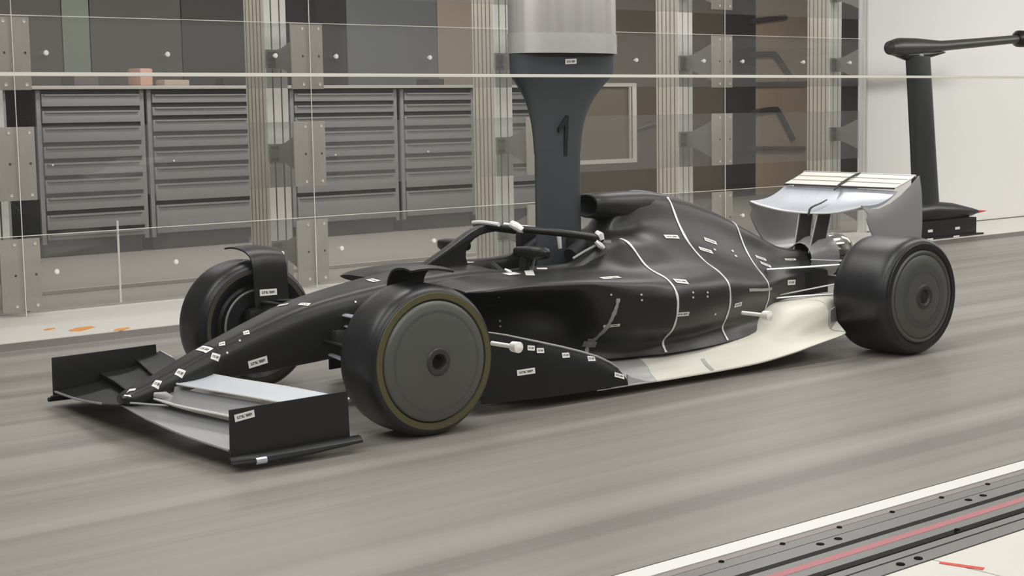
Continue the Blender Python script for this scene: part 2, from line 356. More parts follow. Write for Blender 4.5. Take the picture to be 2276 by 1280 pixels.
def knob(x, z, par, yface=2.955, s=1):
    return lathe('fixing_knob', 'knob', [(.0, 0.004), (-.016*s, .004*s), (-.017*s, .011*s), (-.024*s, .013*s), (-.030*s, .010*s), (-.032*s, 0)], (x, yface, z), 'y', par, n=16)
k0 = knob(0, 0, gw)
first = True
for i in range(5):
    for off in (.15, .775, 1.39):
        x = JX[i]+off
        if x > 6.5: x = 6.43
        for z in (1.22, .20):
            if first: k0.location = (x, 0, z); first = False
            else: kk = dup(k0); kk.location = (x, 0, z)
for (x, z) in ((2.05, .70), (2.67, .70), (1.09, .70), (.46, .70)):
    kk = dup(k0); kk.location = (x, 2.955*(1-.35), z); kk.scale = (.35,)*3

# ---------------------------------------------------------------- drawer cabinets behind the glass
zs1 = [1.105, .994, .885, .759, .651, .539, .421, .306, .179, .11]
zs2 = [1.10, 1.012, .925, .815, .707, .598, .482, .335, .11]
def cabinet(x0, x1, zs, label):
    t = empty('drawer_cabinet', (x0, 5.85, 0), label=label, cat='cabinet', group='drawer cabinets behind the glass wall'); wdt = x1-x0
    box('body', 'cabdark', 0, wdt, .02, .62, .09, 1.108, t); box('plinth', 'cabdark', .03, wdt-.03, .05, .6, 0, .09, t)
    box('side_frame', 'cab', 0, .03, 0, .03, .09, 1.108, t); box('side_frame', 'cab', wdt-.03, wdt, 0, .03, .09, 1.108, t)
    for a, b_ in zip(zs[:-1], zs[1:]):
        d = box('drawer', 'cab', .035, wdt-.035, -.012, .02, b_+.006, a-.024, t, bevel=.003)
        box('handle', 'handle', .05, wdt-.05, -.024, -.012, a-.036, a-.026, d)
    return t
cabs = [(-.1, .66, zs2, 'dark drawer cabinet at the far left edge behind glass'), (.70, 1.46, zs2, 'drawer cabinet left of first mounting plate, partly cut by left edge'),
        (1.665, 2.44, zs1, 'drawer cabinet with nine tall drawers, leftmost fully visible'), (2.465, 3.29, zs2, 'drawer cabinet just left of the second aluminium mullion'),
        (3.62, 4.59, zs2, 'drawer cabinet just right of the second aluminium mullion'), (4.625, 5.36, zs2, 'drawer cabinet left of third mullion, closest to the strut'), (5.39, 6.1, zs2, 'drawer cabinet hidden mostly behind third mullion and strut')]
for a in cabs: cabinet(*a)
bt = box('bench_top', 'bench', -.1, 6.12, 5.80, 6.5, 1.112, 1.135, bevel=.003); tag(bt, 'pale worktop running along the top of the drawer cabinets', 'worktop')
def clutter(name, m, x, y, z0, sx, sy, sz, label, cat):
    o = box(name, m, -sx/2, sx/2, -sy/2, sy/2, 0, sz, bevel=min(sx, sy, sz)*.12); o.location = (x, y, z0+.001); o.rotation_euler.z = .2; tag(o, label, cat)
clutter('cardboard_box', 'pink', 2.50, 6.0, 1.136, .11, .14, .12, 'small pinkish box on worktop above the cabinet divider', 'box')
clutter('tool_case', 'panelbeige', 2.72, 5.95, 1.136, .22, .1, .04, 'pale tool case lying right of the pinkish box', 'case')
clutter('storage_tray', 'wallgrey', 2.05, 6.0, 1.136, .2, .15, .07, 'dark grey tray on worktop left of the pinkish box', 'tray')
clutter('power_drill', 'wallblack', 3.18, 5.95, 1.136, .2, .08, .05, 'black tool lying on worktop beside left mullion', 'tool')
clutter('monitor_stand', 'wallblack', 5.0, 5.95, 1.136, .2, .12, .05, 'black flat item on worktop near third mullion', 'stand')
rg = box('rear_rail', 'frame', -1.5, 5.5, 3.74, 3.765, 0, .02); tag(rg, 'thin white rail along floor behind the glass', 'rail')
# pipe shapes on the back wall, modelled in place of reflections in the glass
for pts, rad in (([(9.874, 6.86, 1.804), (10.447, 6.86, 1.865)], .028), ([(9.874, 6.86, 1.463), (10.20, 6.86, 1.475), (10.30, 6.86, 1.45), (10.523, 6.86, 1.242)], .030), ([(9.902, 6.86, .869), (10.25, 6.86, .90), (10.35, 6.86, .86), (10.578, 6.86, .573)], .026),
                 ([(9.888, 6.86, .496), (10.767, 6.86, .472)], .022), ([(9.923, 6.86, 1.162), (10.801, 6.86, 1.171)], .022), ([(7.7, 6.9, .62), (8.9, 6.9, .86)], .012), ([(8.7, 6.9, 1.46), (9.6, 6.9, 1.50)], .014)):
    tube('pipe_reflection', 'walldark' if rad > .02 else 'rail', pts, rad, wb, n=10, steps=14 if len(pts) > 2 else 0)

# ---------------------------------------------------------------- near glass
tag(box('wall_front_outer', 'wallgrey', -6, 8, -6.3, -6.2, 0, 2.7), kind='structure')
tag(box('wall_left_outer', 'wallgrey', -6.1, -6.0, -6.3, -2.9, 0, 2.7), kind='structure')
tag(box('ceiling_front', 'panelgrey', -6, 8, -6.3, -2.95, 2.7, 2.75), kind='structure')
ng = empty('wall_glass_front', (0, 0, 0), kind='structure')
box('glass_pane', 'glassnear', X0, 6.05, -2.906, -2.894, .0, .9405, ng)
box('glass_pane', 'glassnear2', X0, 6.05, -2.906, -2.894, .9435, 2.3, ng)
box('glass_edge', 'edge', X0, 6.05, -2.906, -2.894, .9406, .9434, ng)
for x, z in ((-1.725, .684), (-1.36, .679)):
    st = lathe('stand_off_fixing', 'knob', [(.0, .0), (0, .0022), (-.030, .0022), (-.031, .005), (-.040, .0055), (-.042, 0)], (x, -2.906, z), 'y', ng, n=16)

# ---------------------------------------------------------------- traverse stand at right
tv = empty('traverse_stand', (6.4, 2.3, 0), label='dark blade-shaped traverse stand with horizontal arm by the white wall', cat='stand')
bm = bmesh.new(); rows = []
for z, xa, xb in ((.22, -.09, .2), (.6, -.12, .15), (1.0, -.16, .10), (1.24, -.185, .07)):
    rows.append([((xa+xb)/2+(xb-xa)/2*math.cos(t), .045*math.sin(t), z) for t in [2*math.pi*k/28 for k in range(28)]])
grid(bm, rows, True, True); finish(bm, 'blade', mat('green_black_blade', (.022, .026, .024), .35, noise=.3, scale=4, stretch=(8, 1, .3)), tv)
tube('cross_arm', 'hub', [(-.40, 0, 1.292), (-.375, 0, 1.292), (-.28, 0, 1.297), (-.1, 0, 1.303), (.2, 0, 1.312), (.7, 0, 1.345), (1.18, 0, 1.378)], [.012, .045, .062, .058, .036, .032, .03], tv, n=18)
tube('arm_fairing', 'carbon', [(-.36, 0, 1.26), (-.2, 0, 1.245), (.0, 0, 1.25), (.25, 0, 1.27)], [.012, .034, .032, .006], tv, n=14)
lathe('end_fitting', 'carbon', [(0, .0), (0, .035), (.03, .06), (.12, .06), (.14, .03), (.14, 0)], (1.13, 0, 1.378), 'x', tv, n=20)
lathe('collar', 'silver', [(0, .035), (.02, .042), (.03, .035)], (-.06, 0, 1.225), 'z', tv, n=20)
tube('tail_fairing', 'body', [(-.35, 0, .16), (-.2, 0, .175), (.1, 0, .18), (.35, 0, .168), (.6, 0, .156), (.68, 0, .155)], [.02, .062, .078, .064, .028, .010], tv, n=18)
lathe('red_tip', 'redtape', [(0, .0105), (.05, .007), (.11, .001)], (.68, 0, .153), 'x', tv, n=12)
box('base_box', 'carbon', -.40, .56, -.07, .07, 0.001, .125, tv, bevel=.004); box('foot_plate', 'carbon', -.42, .62, -.09, .09, 0, .012, tv)
for x in (-.02, .30): box('sticker', 'line', x, x+.055, -.0715, -.07, .05, .068, tv)
for x in (-.06, .25): box('sticker', 'line', x, x+.07, -.092, -.0895, .002, .011, tv)

# ---------------------------------------------------------------- the model car (car frame: x rearwards, y to the far side, z up, full-size metres, scaled 0.6)
car = empty('race_car_model', (0, 0, 0), -YAW, S, label='matte black open-wheel race car model standing on the rolling belt', cat='car')
# --- chassis with nose and cockpit tub: half sections (y, z) from top centre to bottom centre
CH = [(-1.135, [(0, .205), (.02, .203), (.035, .195), (.04, .185), (.038, .178), (.03, .170), (.015, .166), (0, .165)]),
      (-1.10, [(0, .222), (.035, .220), (.06, .208), (.068, .192), (.066, .178), (.055, .165), (.03, .160), (0, .158)]),
      (-.96, [(0, .272), (.045, .270), (.078, .255), (.088, .23), (.088, .205), (.075, .185), (.04, .178), (0, .176)]),
      (-.70, [(0, .382), (.06, .379), (.095, .362), (.112, .33), (.115, .28), (.105, .24), (.06, .228), (0, .226)]),
      (-.42, [(0, .487), (.07, .484), (.110, .465), (.132, .42), (.137, .34), (.125, .265), (.08, .245), (0, .243)]),
      (-.18, [(0, .566), (.08, .562), (.130, .545), (.158, .49), (.160, .39), (.145, .285), (.09, .262), (0, .26)]),
      (.11, [(0, .622), (.10, .618), (.155, .60), (.188, .54), (.188, .43), (.17, .31), (.11, .285), (0, .283)]),
      (.40, [(0, .660), (.12, .657), (.19, .638), (.225, .57), (.225, .45), (.2, .31), (.13, .285), (0, .28)]),
      (.70, [(0, .685), (.14, .682), (.225, .660), (.262, .59), (.262, .45), (.24, .30), (.15, .26), (0, .25)]),
      (.90, [(0, .685), (.15, .684), (.245, .668), (.29, .60), (.29, .45), (.27, .28), (.17, .22), (0, .2)]),
      (1.00, [(0, .56), (.16, .58), (.250, .668), (.31, .61), (.31, .45), (.28, .27), (.17, .2), (0, .18)]),
      (1.10, [(0, .46), (.19, .48), (.255, .665), (.33, .615), (.33, .45), (.3, .25), (.17, .18), (0, .16)]),
      (1.40, [(0, .44), (.20, .46), (.262, .668), (.36, .615), (.36, .45), (.32, .25), (.17, .18), (0, .16)]),
      (1.52, [(0, .46), (.20, .50), (.275, .715), (.37, .64), (.37, .45), (.32, .25), (.17, .18), (0, .16)]),
      (1.62, [(0, .60), (.18, .66), (.285, .79), (.37, .70), (.37, .45), (.32, .25), (.17, .18), (0, .16)]),
      (1.74, [(0, .76), (.16, .775), (.27, .785), (.35, .70), (.36, .45), (.32, .25), (.17, .18), (0, .16)])]
def sect(SEC, x):
    n = len(SEC)-1
    if x <= SEC[0][0]: return SEC[0][1]
    if x >= SEC[-1][0]: return SEC[-1][1]
    i = max(k for k in range(n) if SEC[k][0] <= x); x1, x2 = SEC[i][0], SEC[i+1][0]; h = x2-x1; t = (x-x1)/h
    a, d = SEC[max(i-1, 0)], SEC[min(i+2, n)]; out = []
    for q in range(len(SEC[i][1])):
        v = []
        for c_ in (0, 1):
            p1, p2 = SEC[i][1][q][c_], SEC[i+1][1][q][c_]
            m1 = (p2-a[1][q][c_])/max(1e-6, x2-a[0])*h; m2 = (d[1][q][c_]-p1)/max(1e-6, d[0]-x1)*h
            # limit overshoot
            dd = p2-p1
            m1 = max(min(m1, 3*abs(dd)), -3*abs(dd)); m2 = max(min(m2, 3*abs(dd)), -3*abs(dd))
            v.append((2*t**3-3*t*t+1)*p1+(t**3-2*t*t+t)*m1+(-2*t**3+3*t*t)*p2+(t**3-t*t)*m2)
        out.append(tuple(v))
    return out
def spt(SEC, x, t, off=0):
    s_ = sect(SEC, x); y, z = crs(s_, t)
    if off:
        y2, z2 = crs(s_, min(1, t+.01)); y1, z1 = crs(s_, max(0, t-.01)); d = math.hypot(y2-y1, z2-z1) or 1
        y += -(z2-z1)/d*off; z += (y2-y1)/d*off
    return y, z
def loft(name, m, SEC, xs, nt, parent, cap=True):
    bm = bmesh.new(); rows = []
    for x in xs:
        half = [spt(SEC, x, k/nt) for k in range(nt+1)]
        rows.append([(x, -y, z) for y, z in half]+[(x, y, z) for y, z in reversed(half)][1:])
    cl = abs(SEC[0][1][-1][0]) < 1e-6
    vs = grid(bm, rows, False)
    if cap:
        for r in (vs[0], vs[-1]):
            try: bm.faces.new(r if not cl else r[:-1])
            except ValueError: pass
    return finish(bm, name, m, parent, sharp=50)
def lins(a, b_, n): return [a+(b_-a)*i/n for i in range(n+1)]
nose = loft('nose_cone', 'body', CH, lins(-1.135, -.665, 22), 28, car)
chas = loft('chassis', 'body', CH, lins(-.660, 1.74, 80), 36, car)
tube('panel_seam', 'matte', [(-.663, -y, z) for y, z in [spt(CH, -.663, k/24, -.001) for k in range(20)]], .003, nose, n=5)

# --- body cover with sidepods
BD = [(.47, [(0, .40), (.10, .40), (.20, .42), (.25, .60), (.45, .625), (.60, .615), (.56, .60), (.40, .585), (.30, .55), (.27, .42), (.27, .30)]),
      (.56, [(0, .40), (.10, .40), (.20, .42), (.26, .63), (.48, .648), (.665, .625), (.64, .598), (.45, .585), (.31, .54), (.29, .40), (.29, .27)]),
      (.80, [(0, .40), (.10, .40), (.20, .42), (.27, .645), (.50, .655), (.705, .640), (.715, .60), (.60, .560), (.38, .50), (.33, .36), (.35, .24)]),
      (1.05, [(0, .38), (.10, .38), (.20, .42), (.30, .645), (.52, .652), (.725, .636), (.742, .592), (.60, .545), (.46, .47), (.47, .33), (.48, .20)]),
      (1.17, [(0, .38), (.10, .38), (.20, .42), (.31, .645), (.53, .652), (.732, .630), (.756, .585), (.70, .52), (.56, .43), (.53, .31), (.53, .19)]),
      (1.25, [(0, .38), (.10, .38), (.20, .42), (.32, .645), (.54, .650), (.735, .622), (.765, .565), (.745, .48), (.66, .37), (.54, .26), (.56, .18)]),
      (1.45, [(0, .38), (.10, .38), (.20, .42), (.34, .655), (.55, .640), (.735, .605), (.785, .545), (.785, .46), (.74, .35), (.63, .24), (.64, .175)]),
      (1.60, [(0, .60), (.10, .62), (.22, .70), (.335, .72), (.54, .635), (.73, .595), (.785, .525), (.79, .44), (.755, .34), (.66, .24), (.67, .175)]),
      (1.75, [(0, .82), (.08, .815), (.18, .79), (.36, .772), (.53, .645), (.70, .585), (.775, .515), (.785, .42), (.75, .32), (.67, .24), (.70, .175)]),
      (1.85, [(0, .835), (.085, .83), (.16, .80), (.355, .768), (.505, .642), (.67, .585), (.748, .517), (.76, .42), (.728, .32), (.655, .24), (.69, .173)]),
      (1.95, [(0, .96), (.09, .92), (.14, .815), (.33, .757), (.48, .64), (.64, .585), (.72, .52), (.735, .42), (.705, .32), (.645, .24), (.68, .172)]),
      (2.10, [(0, 1.038), (.085, .985), (.145, .85), (.283, .742), (.44, .635), (.60, .575), (.68, .51), (.69, .41), (.665, .32), (.61, .24), (.66, .172)]),
      (2.38, [(0, 1.010), (.065, .965), (.14, .84), (.235, .725), (.37, .625), (.50, .565), (.580, .50), (.595, .40), (.57, .315), (.54, .245), (.595, .172)]),
      (2.65, [(0, .935), (.050, .895), (.12, .785), (.205, .675), (.30, .59), (.40, .535), (.475, .475), (.490, .39), (.465, .31), (.44, .24), (.50, .18)]),
      (2.90, [(0, .845), (.045, .81), (.11, .70), (.175, .615), (.25, .545), (.32, .495), (.375, .445), (.385, .37), (.365, .305), (.35, .25), (.40, .20)]),
      (3.15, [(0, .735), (.040, .705), (.09, .62), (.14, .56), (.19, .51), (.23, .47), (.255, .43), (.255, .37), (.245, .32), (.24, .28), (.26, .24)]),
      (3.40, [(0, .625), (.035, .61), (.07, .57), (.10, .53), (.13, .50), (.15, .46), (.165, .43), (.165, .37), (.16, .33), (.16, .29), (.17, .27)]),
      (3.62, [(0, .585), (.035, .575), (.06, .55), (.08, .52), (.10, .49), (.115, .46), (.12, .43), (.12, .38), (.12, .34), (.12, .31), (.12, .29)])]
bm = bmesh.new(); NT = 60
cover = loft('body_cover', 'body', BD, lins(.47, 1.5, 44)+lins(1.52, 3.62, 84), NT, car)
# --- airbox pod
AB = [(1.785, .90, 1.032, .062, .105), (1.80, .893, 1.036, .070, .112), (1.86, .885, 1.040, .075, .118), (1.95, .865, 1.041, .08, .115), (2.05, .82, 1.041, .09, .11), (2.2, .80, 1.034, .08, .10), (2.40, .78, 1.008, .05, .06)]
bm = bmesh.new(); rows = []
for x, zb, zt, _, hw in AB:
    rows.append([(x, hw*math.copysign(abs(math.cos(t))**.8, math.cos(t)), (zb+zt)/2+(zt-zb)/2*math.copysign(abs(math.sin(t))**.85, math.sin(t))) for t in [2*math.pi*k/36 for k in range(36)]])
x, zb, zt, _, hw = AB[0]
rows2 = [[(xx, hw*f*math.cos(t), (zb+zt)/2+(zt-zb)/2*f*math.sin(t)) for t in [2*math.pi*k/36 for k in range(36)]] for xx, f in ((1.95, .05), (1.94, .6), (1.80, .84), (1.783, .93))]
grid(bm, rows, True); ab = finish(bm, 'airbox', 'body', car)
bm = bmesh.new(); grid(bm, rows2+[rows[0]], True); finish(bm, 'intake', 'matte', ab)
# --- sealing tape seams that follow the cover
def seam(x0, dx, t0, t1, wd=.016, m='tape', side=-1, n=46, SEC=BD, off=.004, par=None, bend=None):
    rows = []
    for k in range(n+1):
        t = t0+(t1-t0)*k/n; x = x0+dx*(t-t0)/(t1-t0)
        if bend: x += bend(t)
        ww = wd*(1+.35*math.sin(k*.9)*math.sin(k*.37))
        r = []
        for q in (-1, 0, 1):
            xx = x+q*ww/2; y, z = spt(SEC, xx, t, off); r.append((xx, side*y, z))
        rows.append(r)
    o = sheet('sealing_tape', m, rows, .003 if side < 0 else -.003, par or cover)
    return o
for sd in (-1, 1):
    seam(1.78, -.02, .27, .985, side=sd)
    seam(2.40, -.06, .0, .985, side=sd)
    seam(3.0, -.10, .0, .985, side=sd, wd=.013)
    seam(1.34, -.04, .64, .95, side=sd, m='tapegrey', wd=.02)
seam(2.56, .36, .665, .675, side=-1, m='tapegrey', wd=.03) if False else None
# flat grey tape strip running back across the sidepod
rows = []
for k in range(13):
    x = 2.62+.36*k/12; rows.append([(x, -spt(BD, x, t, .003)[0], spt(BD, x, t, .003)[1]) for t in (.635, .645, .655)])
sheet('sealing_tape', 'tapegrey', rows, .002, cover)

# --- mirrors, halo
for s in (-1, 1):
    bm = bmesh.new(); rows = []
    for q, (y, w_, h_) in enumerate(((.25, .030, .014), (.262, .050, .028), (.33, .052, .034), (.40, .050, .036), (.45, .042, .034), (.485, .030, .026), (.50, .015, .012))):
        rows.append([(1.09+w_*math.copysign(abs(math.cos(t))**.6, math.cos(t)), s*y, .760+h_*math.copysign(abs(math.sin(t))**.6, math.sin(t))) for t in [2*math.pi*k/24 for k in range(24)]])
    grid(bm, rows, True, True); mir = finish(bm, 'mirror', 'carbon', car)
    tube('mirror_stalk', 'carbon', [(1.07, s*.34, .74), (1.065, s*.33, .69), (1.06, s*.33, .645)], [.034, .030, .034], mir, n=12, flat=.7)
    tube('mirror_stalk', 'tapegrey', [(1.135, s*.335, .735), (1.115, s*.325, .66)], .008, mir, n=8)
    for xx in (.965, 1.085):
        tube('sealing_tape', 'tape', [(xx-.012, s*.300, .676), (xx, s*.325, .664), (xx+.012, s*.338, .640), (xx+.018, s*.340, .618)], [.006, .010, .016, .007], car, n=8)
hp = [(.575, .672), (.581, .684), (.776, .781), (.93, .864), (.99, .888), (1.03, .898), (1.10, .902), (1.148, .896), (1.16, .878), (1.148, .860), (1.09, .856), (1.038, .851), (.99, .840), (.954, .824), (.915, .795), (.897, .765), (.893, .73), (.905, .69), (.91, .66)]
halo = prism('halo', 'body', [(x, -.032, z) for x, z in hp], (0, .064, 0), car, bevel=.010)
ring = [(1.62, -.325, .80), (1.5, -.325, .822), (1.36, -.32, .845), (1.22, -.27, .866), (1.12, -.17, .880), (1.07, -.06, .888), (1.07, .06, .888), (1.12, .17, .880), (1.22, .27, .866), (1.36, .32, .845), (1.5, .325, .822), (1.62, .325, .80)]
tube('halo_ring', 'body', ring, .026, halo, n=14, flat=.8, steps=60)
tube('halo_fairing', 'tape', [(1.055, -.12, .902), (1.04, 0, .909), (1.055, .12, .902)], .012, halo, n=8, steps=12)
tube('halo_fairing', 'tape', [(1.2, -.255, .885), (1.13, -.19, .893), (1.09, -.12, .90)], [.005, .009, .012], halo, n=8)
tube('sealing_tape', 'tape', [(1.105, -.165, .905), (1.115, -.195, .893), (1.135, -.215, .872), (1.14, -.215, .856)], [.022, .024, .022, .014], halo, n=10)
for s in (-1, 1):
    tube('sealing_tape', 'tape', [(1.59, s*.318, .838), (1.595, s*.345, .822), (1.60, s*.355, .795)], [.014, .022, .014], halo, n=8)
    tube('sealing_tape', 'tape', [(1.56, s*.345, .79), (1.58, s*.36, .765), (1.60, s*.37, .75)], [.012, .018, .010], halo, n=8)
tube('sealing_tape', 'tapegrey', [(1.57, -.335, .768), (1.50, -.315, .735), (1.43, -.300, .70)], .008, halo, n=8)
tube('sealing_tape', 'tape', [(1.16, .262, .66), (1.0, .25, .675)], .006, halo, n=6)
# cockpit interior: headrest, seat, rest pieces
hr = tube('headrest', 'matte', [(1.5, -.2, .70), (1.62, -.16, .76), (1.66, 0, .77), (1.62, .16, .76), (1.5, .2, .70)], .05, car, n=12, steps=20)
box('cockpit_bulkhead', 'matte', 1.60, 1.66, -.27, .27, .42, .80, car, bevel=.02)
prism('cockpit_padding', 'matte', [(1.47, .225, .60), (1.47, .225, .84), (1.50, .225, .86), (1.62, .225, .83), (1.66, .225, .6)], (0, .05, 0), car, bevel=.012)
tube('steering_wheel', 'matte', [(1.12, -.1, .60), (1.1, 0, .66), (1.12, .1, .60)], .025, car, n=8)
tube('cockpit_rod', 'tape', [(1.46, -.14, .845), (1.47, -.14, .745)], [.014, .011], car, n=10)

# --- front wing
def wing(name, m, stations, parent, th=.10, camber=.06, n=18, span=26):
    # stations: (y, LEx, LEz, TEx, TEz)
    bm = bmesh.new(); rows = []
    for k in range(span+1):
        y, lx, lz, tx, tz = crs(stations, k/span); c_ = math.hypot(tx-lx, tz-lz); ux, uz = (tx-lx)/c_, (tz-lz)/c_; up, lo = [], []
        for i in range(n+1):
            s_ = .5*(1-math.cos(math.pi*i/n)); tk = th*c_*(1.48*math.sqrt(s_)-.63*s_-1.76*s_**2+1.42*s_**3-.51*s_**4)*1.0+.002
            cb = -camber*c_*4*s_*(1-s_)
            up.append((lx+ux*s_*c_-uz*(cb+tk), y, lz+uz*s_*c_+ux*(cb+tk))); lo.append((lx+ux*s_*c_-uz*(cb-tk), y, lz+uz*s_*c_+ux*(cb-tk)))
        rows.append(up+lo[::-1])
    grid(bm, rows, True, True); return finish(bm, name, m, parent, sharp=60)
for s in (-1, 1):
    wm = ('wingmetal', 'wingmetal', 'flapwhite') if s < 0 else ('carbon', 'carbon', 'carbon')  # same metal on both sides; far half painted dark for its darker reflections
    tube('leading_edge', 'silver2', [(-1.072, s*.98, .088), (-1.10, s*.6, .101), (-1.125, s*.25, .131)], .006, car, n=6, steps=10)
    if s < 0:  # pale tubes paint the highlights along the flap leading edges
        tube('leading_edge', 'tape', [(-.822, s*.98, .157), (-.902, s*.6, .167), (-.977, s*.3, .177), (-1.002, s*.09, .186)], .006, car, n=6, steps=10)
        tube('leading_edge', 'tape', [(-.612, s*.98, .208), (-.737, s*.6, .227), (-.837, s*.3, .240), (-.887, s*.10, .245)], .006, car, n=6, steps=10)
    tube('trailing_edge', 'tape', [(-.464, s*.98, .239), (-.573, s*.6, .258)] if s > 0 else [(-.464, s*.98, .239), (-.573, s*.6, .258), (-.67, s*.3, .268), (-.70, s*.1, .27)], .0045, car, n=6)
    wing('main_plane', wm[0], [(s*.0, -1.13, .158, -.95, .155), (s*.25, -1.125, .128, -.93, .145), (s*.6, -1.10, .098, -.86, .13), (s*.985, -1.07, .085, -.80, .12)], car, th=.05, camber=.03)
    wing('wing_flap', wm[1], [(s*.085, -1.00, .184, -.87, .218), (s*.30, -.975, .175, -.82, .211), (s*.6, -.90, .165, -.72, .200), (s*.985, -.82, .155, -.60, .178)], car, th=.05, camber=.05)
    wing('upper_flap', wm[2], [(s*.10, -.885, .243, -.70, .270), (s*.30, -.835, .238, -.67, .268), (s*.6, -.735, .225, -.575, .258), (s*.985, -.61, .206, -.465, .240)], car, th=.045, camber=.05)
    # endplate: thin upright board with rolled foot
    ep = prism('endplate', 'body', [(-1.078, s*.992, .065), (-1.075, s*.992, .268), (-.484, s*.992, .279), (-.478, s*.992, .060)], (0, s*.010, 0), car, bevel=.002)
    foot = []
    for k in range(15):
        x = -1.085+.645*k/14; wd_ = .045*min(1, .4+k*.15); foot.append([(x, s*(1.0+wd_*q), .052+.010*math.sin(q*3.1)-.012*q+.01*(k/14)) for q in (0, .33, .66, 1.0)])
    sheet('foot_plate', 'carbon', foot, -.008*s, ep)
    tube('foot_roll', 'carbon', [(-1.09, s*1.035, .040), (-.95, s*1.05, .038), (-.7, s*1.052, .042), (-.44, s*1.045, .05)], [.012, .014, .012, .006], ep, n=8)
    tube('metal_patch', 'silver', [(-.985, s*1.05, .040), (-.935, s*1.052, .040)], .0155, ep, n=10)
    # mounting clamp between nose and wing
    tube('wing_bracket', 'tapegrey', [(-1.0, s*.09, .205), (-.965, s*.13, .20), (-.93, s*.14, .18)], [.012, .022, .014], car, n=10)
    prism('slot_divider', 'tapegrey', [(-.91, s*.10, .19), (-.90, s*.10, .232), (-.70, s*.10, .262), (-.72, s*.10, .23)], (0, s*.012, 0), car)
    tube('tape_strand', 'tapegrey', [(-1.11, s*.06, .175), (-1.03, s*.16, .170), (-.98, s*.20, .165)], .005, car, n=6)

# --- wheels
def wheel(x, s, yo, wd, R, front):
    f = 1 if s > 0 else -1                     # outward direction
    P = lambda prof: [(f*h, r) for h, r in prof]
    o = (x, f*yo, .36)
    ty = lathe('wheel', 'tyre', P([(-.02, .262), (-.012, .286), (-.003, .298), (0, .320), (-.008, .336), (-.03, .3515), (-.06, .358), (-.1, R), (-wd/2, R-.0003), (-wd+.10, R), (-wd+.06, .358), (-wd+.03, .3515), (-wd+.008, .336), (-wd, .320), (-wd+.003, .298), (-wd+.014, .280), (-wd+.03, .262), (-wd+.12, .255), (-.04, .255)]), o, 'y', car, n=96, close=True)
    lathe('tyre_stripe', 'olive' if front else 'tyre', P([(-.003, .2925), (.0016, .295), (.0024, .309), (.0018, .323), (-.002, .325)]), o, 'y', ty, n=96)
    lathe('inner_stripe', 'oliveD', P([(-wd+.003, .2945), (-wd-.0016, .297), (-wd-.0022, .309), (-wd-.0016, .318), (-wd+.002, .320)]), o, 'y', ty, n=96)
    if front:
        cv = lathe('wheel_cover', 'cover', P([(-.015, .288), (-.002, .286), (.006, .278), (.008, .27), (.012, .262), (.020, .18), (.026, .09), (.028, .066), (.026, .060)]), o, 'y', ty, n=96)
        lathe('cover_band', 'cover2', P([(.0085, .268), (.0155, .236), (.0152, .228)]), o, 'y', ty, n=96)
        lathe('hub_ring', 'hub', P([(.024, .068), (.034, .062), (.036, .050), (.034, .040), (.02, .034), (.0, .032)]), o, 'y', ty, n=48)
        lathe('hub_bore', 'matte', P([(.026, .036), (.010, .033), (-.02, .028), (-.02, 0)]), o, 'y', ty, n=32)
    else:
        cv = lathe('wheel_cover', 'cover', P([(-.02, .285), (-.004, .282), (.004, .272), (.000, .262), (-.004, .255), (.004, .245), (.012, .20), (.018, .11), (.018, .075)]), o, 'y', ty, n=96)
        lathe('cover_band', 'hub', P([(-.001, .262), (-.001, .254), (-.004, .250)]), o, 'y', ty, n=96)
        lathe('cover_band', 'cover2', P([(.0125, .198), (.0155, .165), (.0165, .150)]), o, 'y', ty, n=96)
        lathe('hub_ring', 'hub', P([(.016, .080), (.026, .070), (.028, .055), (.022, .044), (.010, .038)]), o, 'y', ty, n=48)
        lathe('hub_bore', 'matte', P([(.012, .042), (.014, .030), (.02, .02), (.022, 0)]), o, 'y', ty, n=32)
    # inboard brake drum with bright lip
    dr = lathe('brake_drum', 'carbon', P([(-wd+.03, .262), (-wd+.05, .245), (-wd+.06, .225), (-wd+.05, .21), (-wd+.012, .20), (-wd+.008, .13), (-wd+.04, .11), (-wd+.04, 0)]), o, 'y', ty, n=64)
    lathe('drum_lip', 'silver2', P([(-wd+.014, .208), (-wd+.006, .203), (-wd+.010, .196)]), o, 'y', ty, n=64)
    return ty
wheel(0, -1, 1.0, .300, .36, True); wheel(0, 1, 1.0, .300, .36, True)
wheel(3.6, -1, 1.0, .415, .36, False); wheel(3.6, 1, 1.0, .415, .36, False)

# --- over-wheel deflectors
for s in (-1, 1):
    path = [(.660, .455), (.668, .58), (.675, .68), (.695, .735), (.74, .768), (.80, .782), (.87, .785), (.93, .778)]
    rows = []
    for k in range(33):
        y, z = crs(path, k/32); t = k/32
        xa = -.045-.06*max(0, t-.45); xb = .165+.0*t
        rows.append([(xa+(xb-xa)*q, s*y, z+.012*math.sin(math.pi*q)*(t > .3)-.03*q*max(0, t-.4)) for q in (0, .2, .4, .6, .8, 1)])
    d = sheet('wheel_deflector', 'body', rows, .010*s, car)
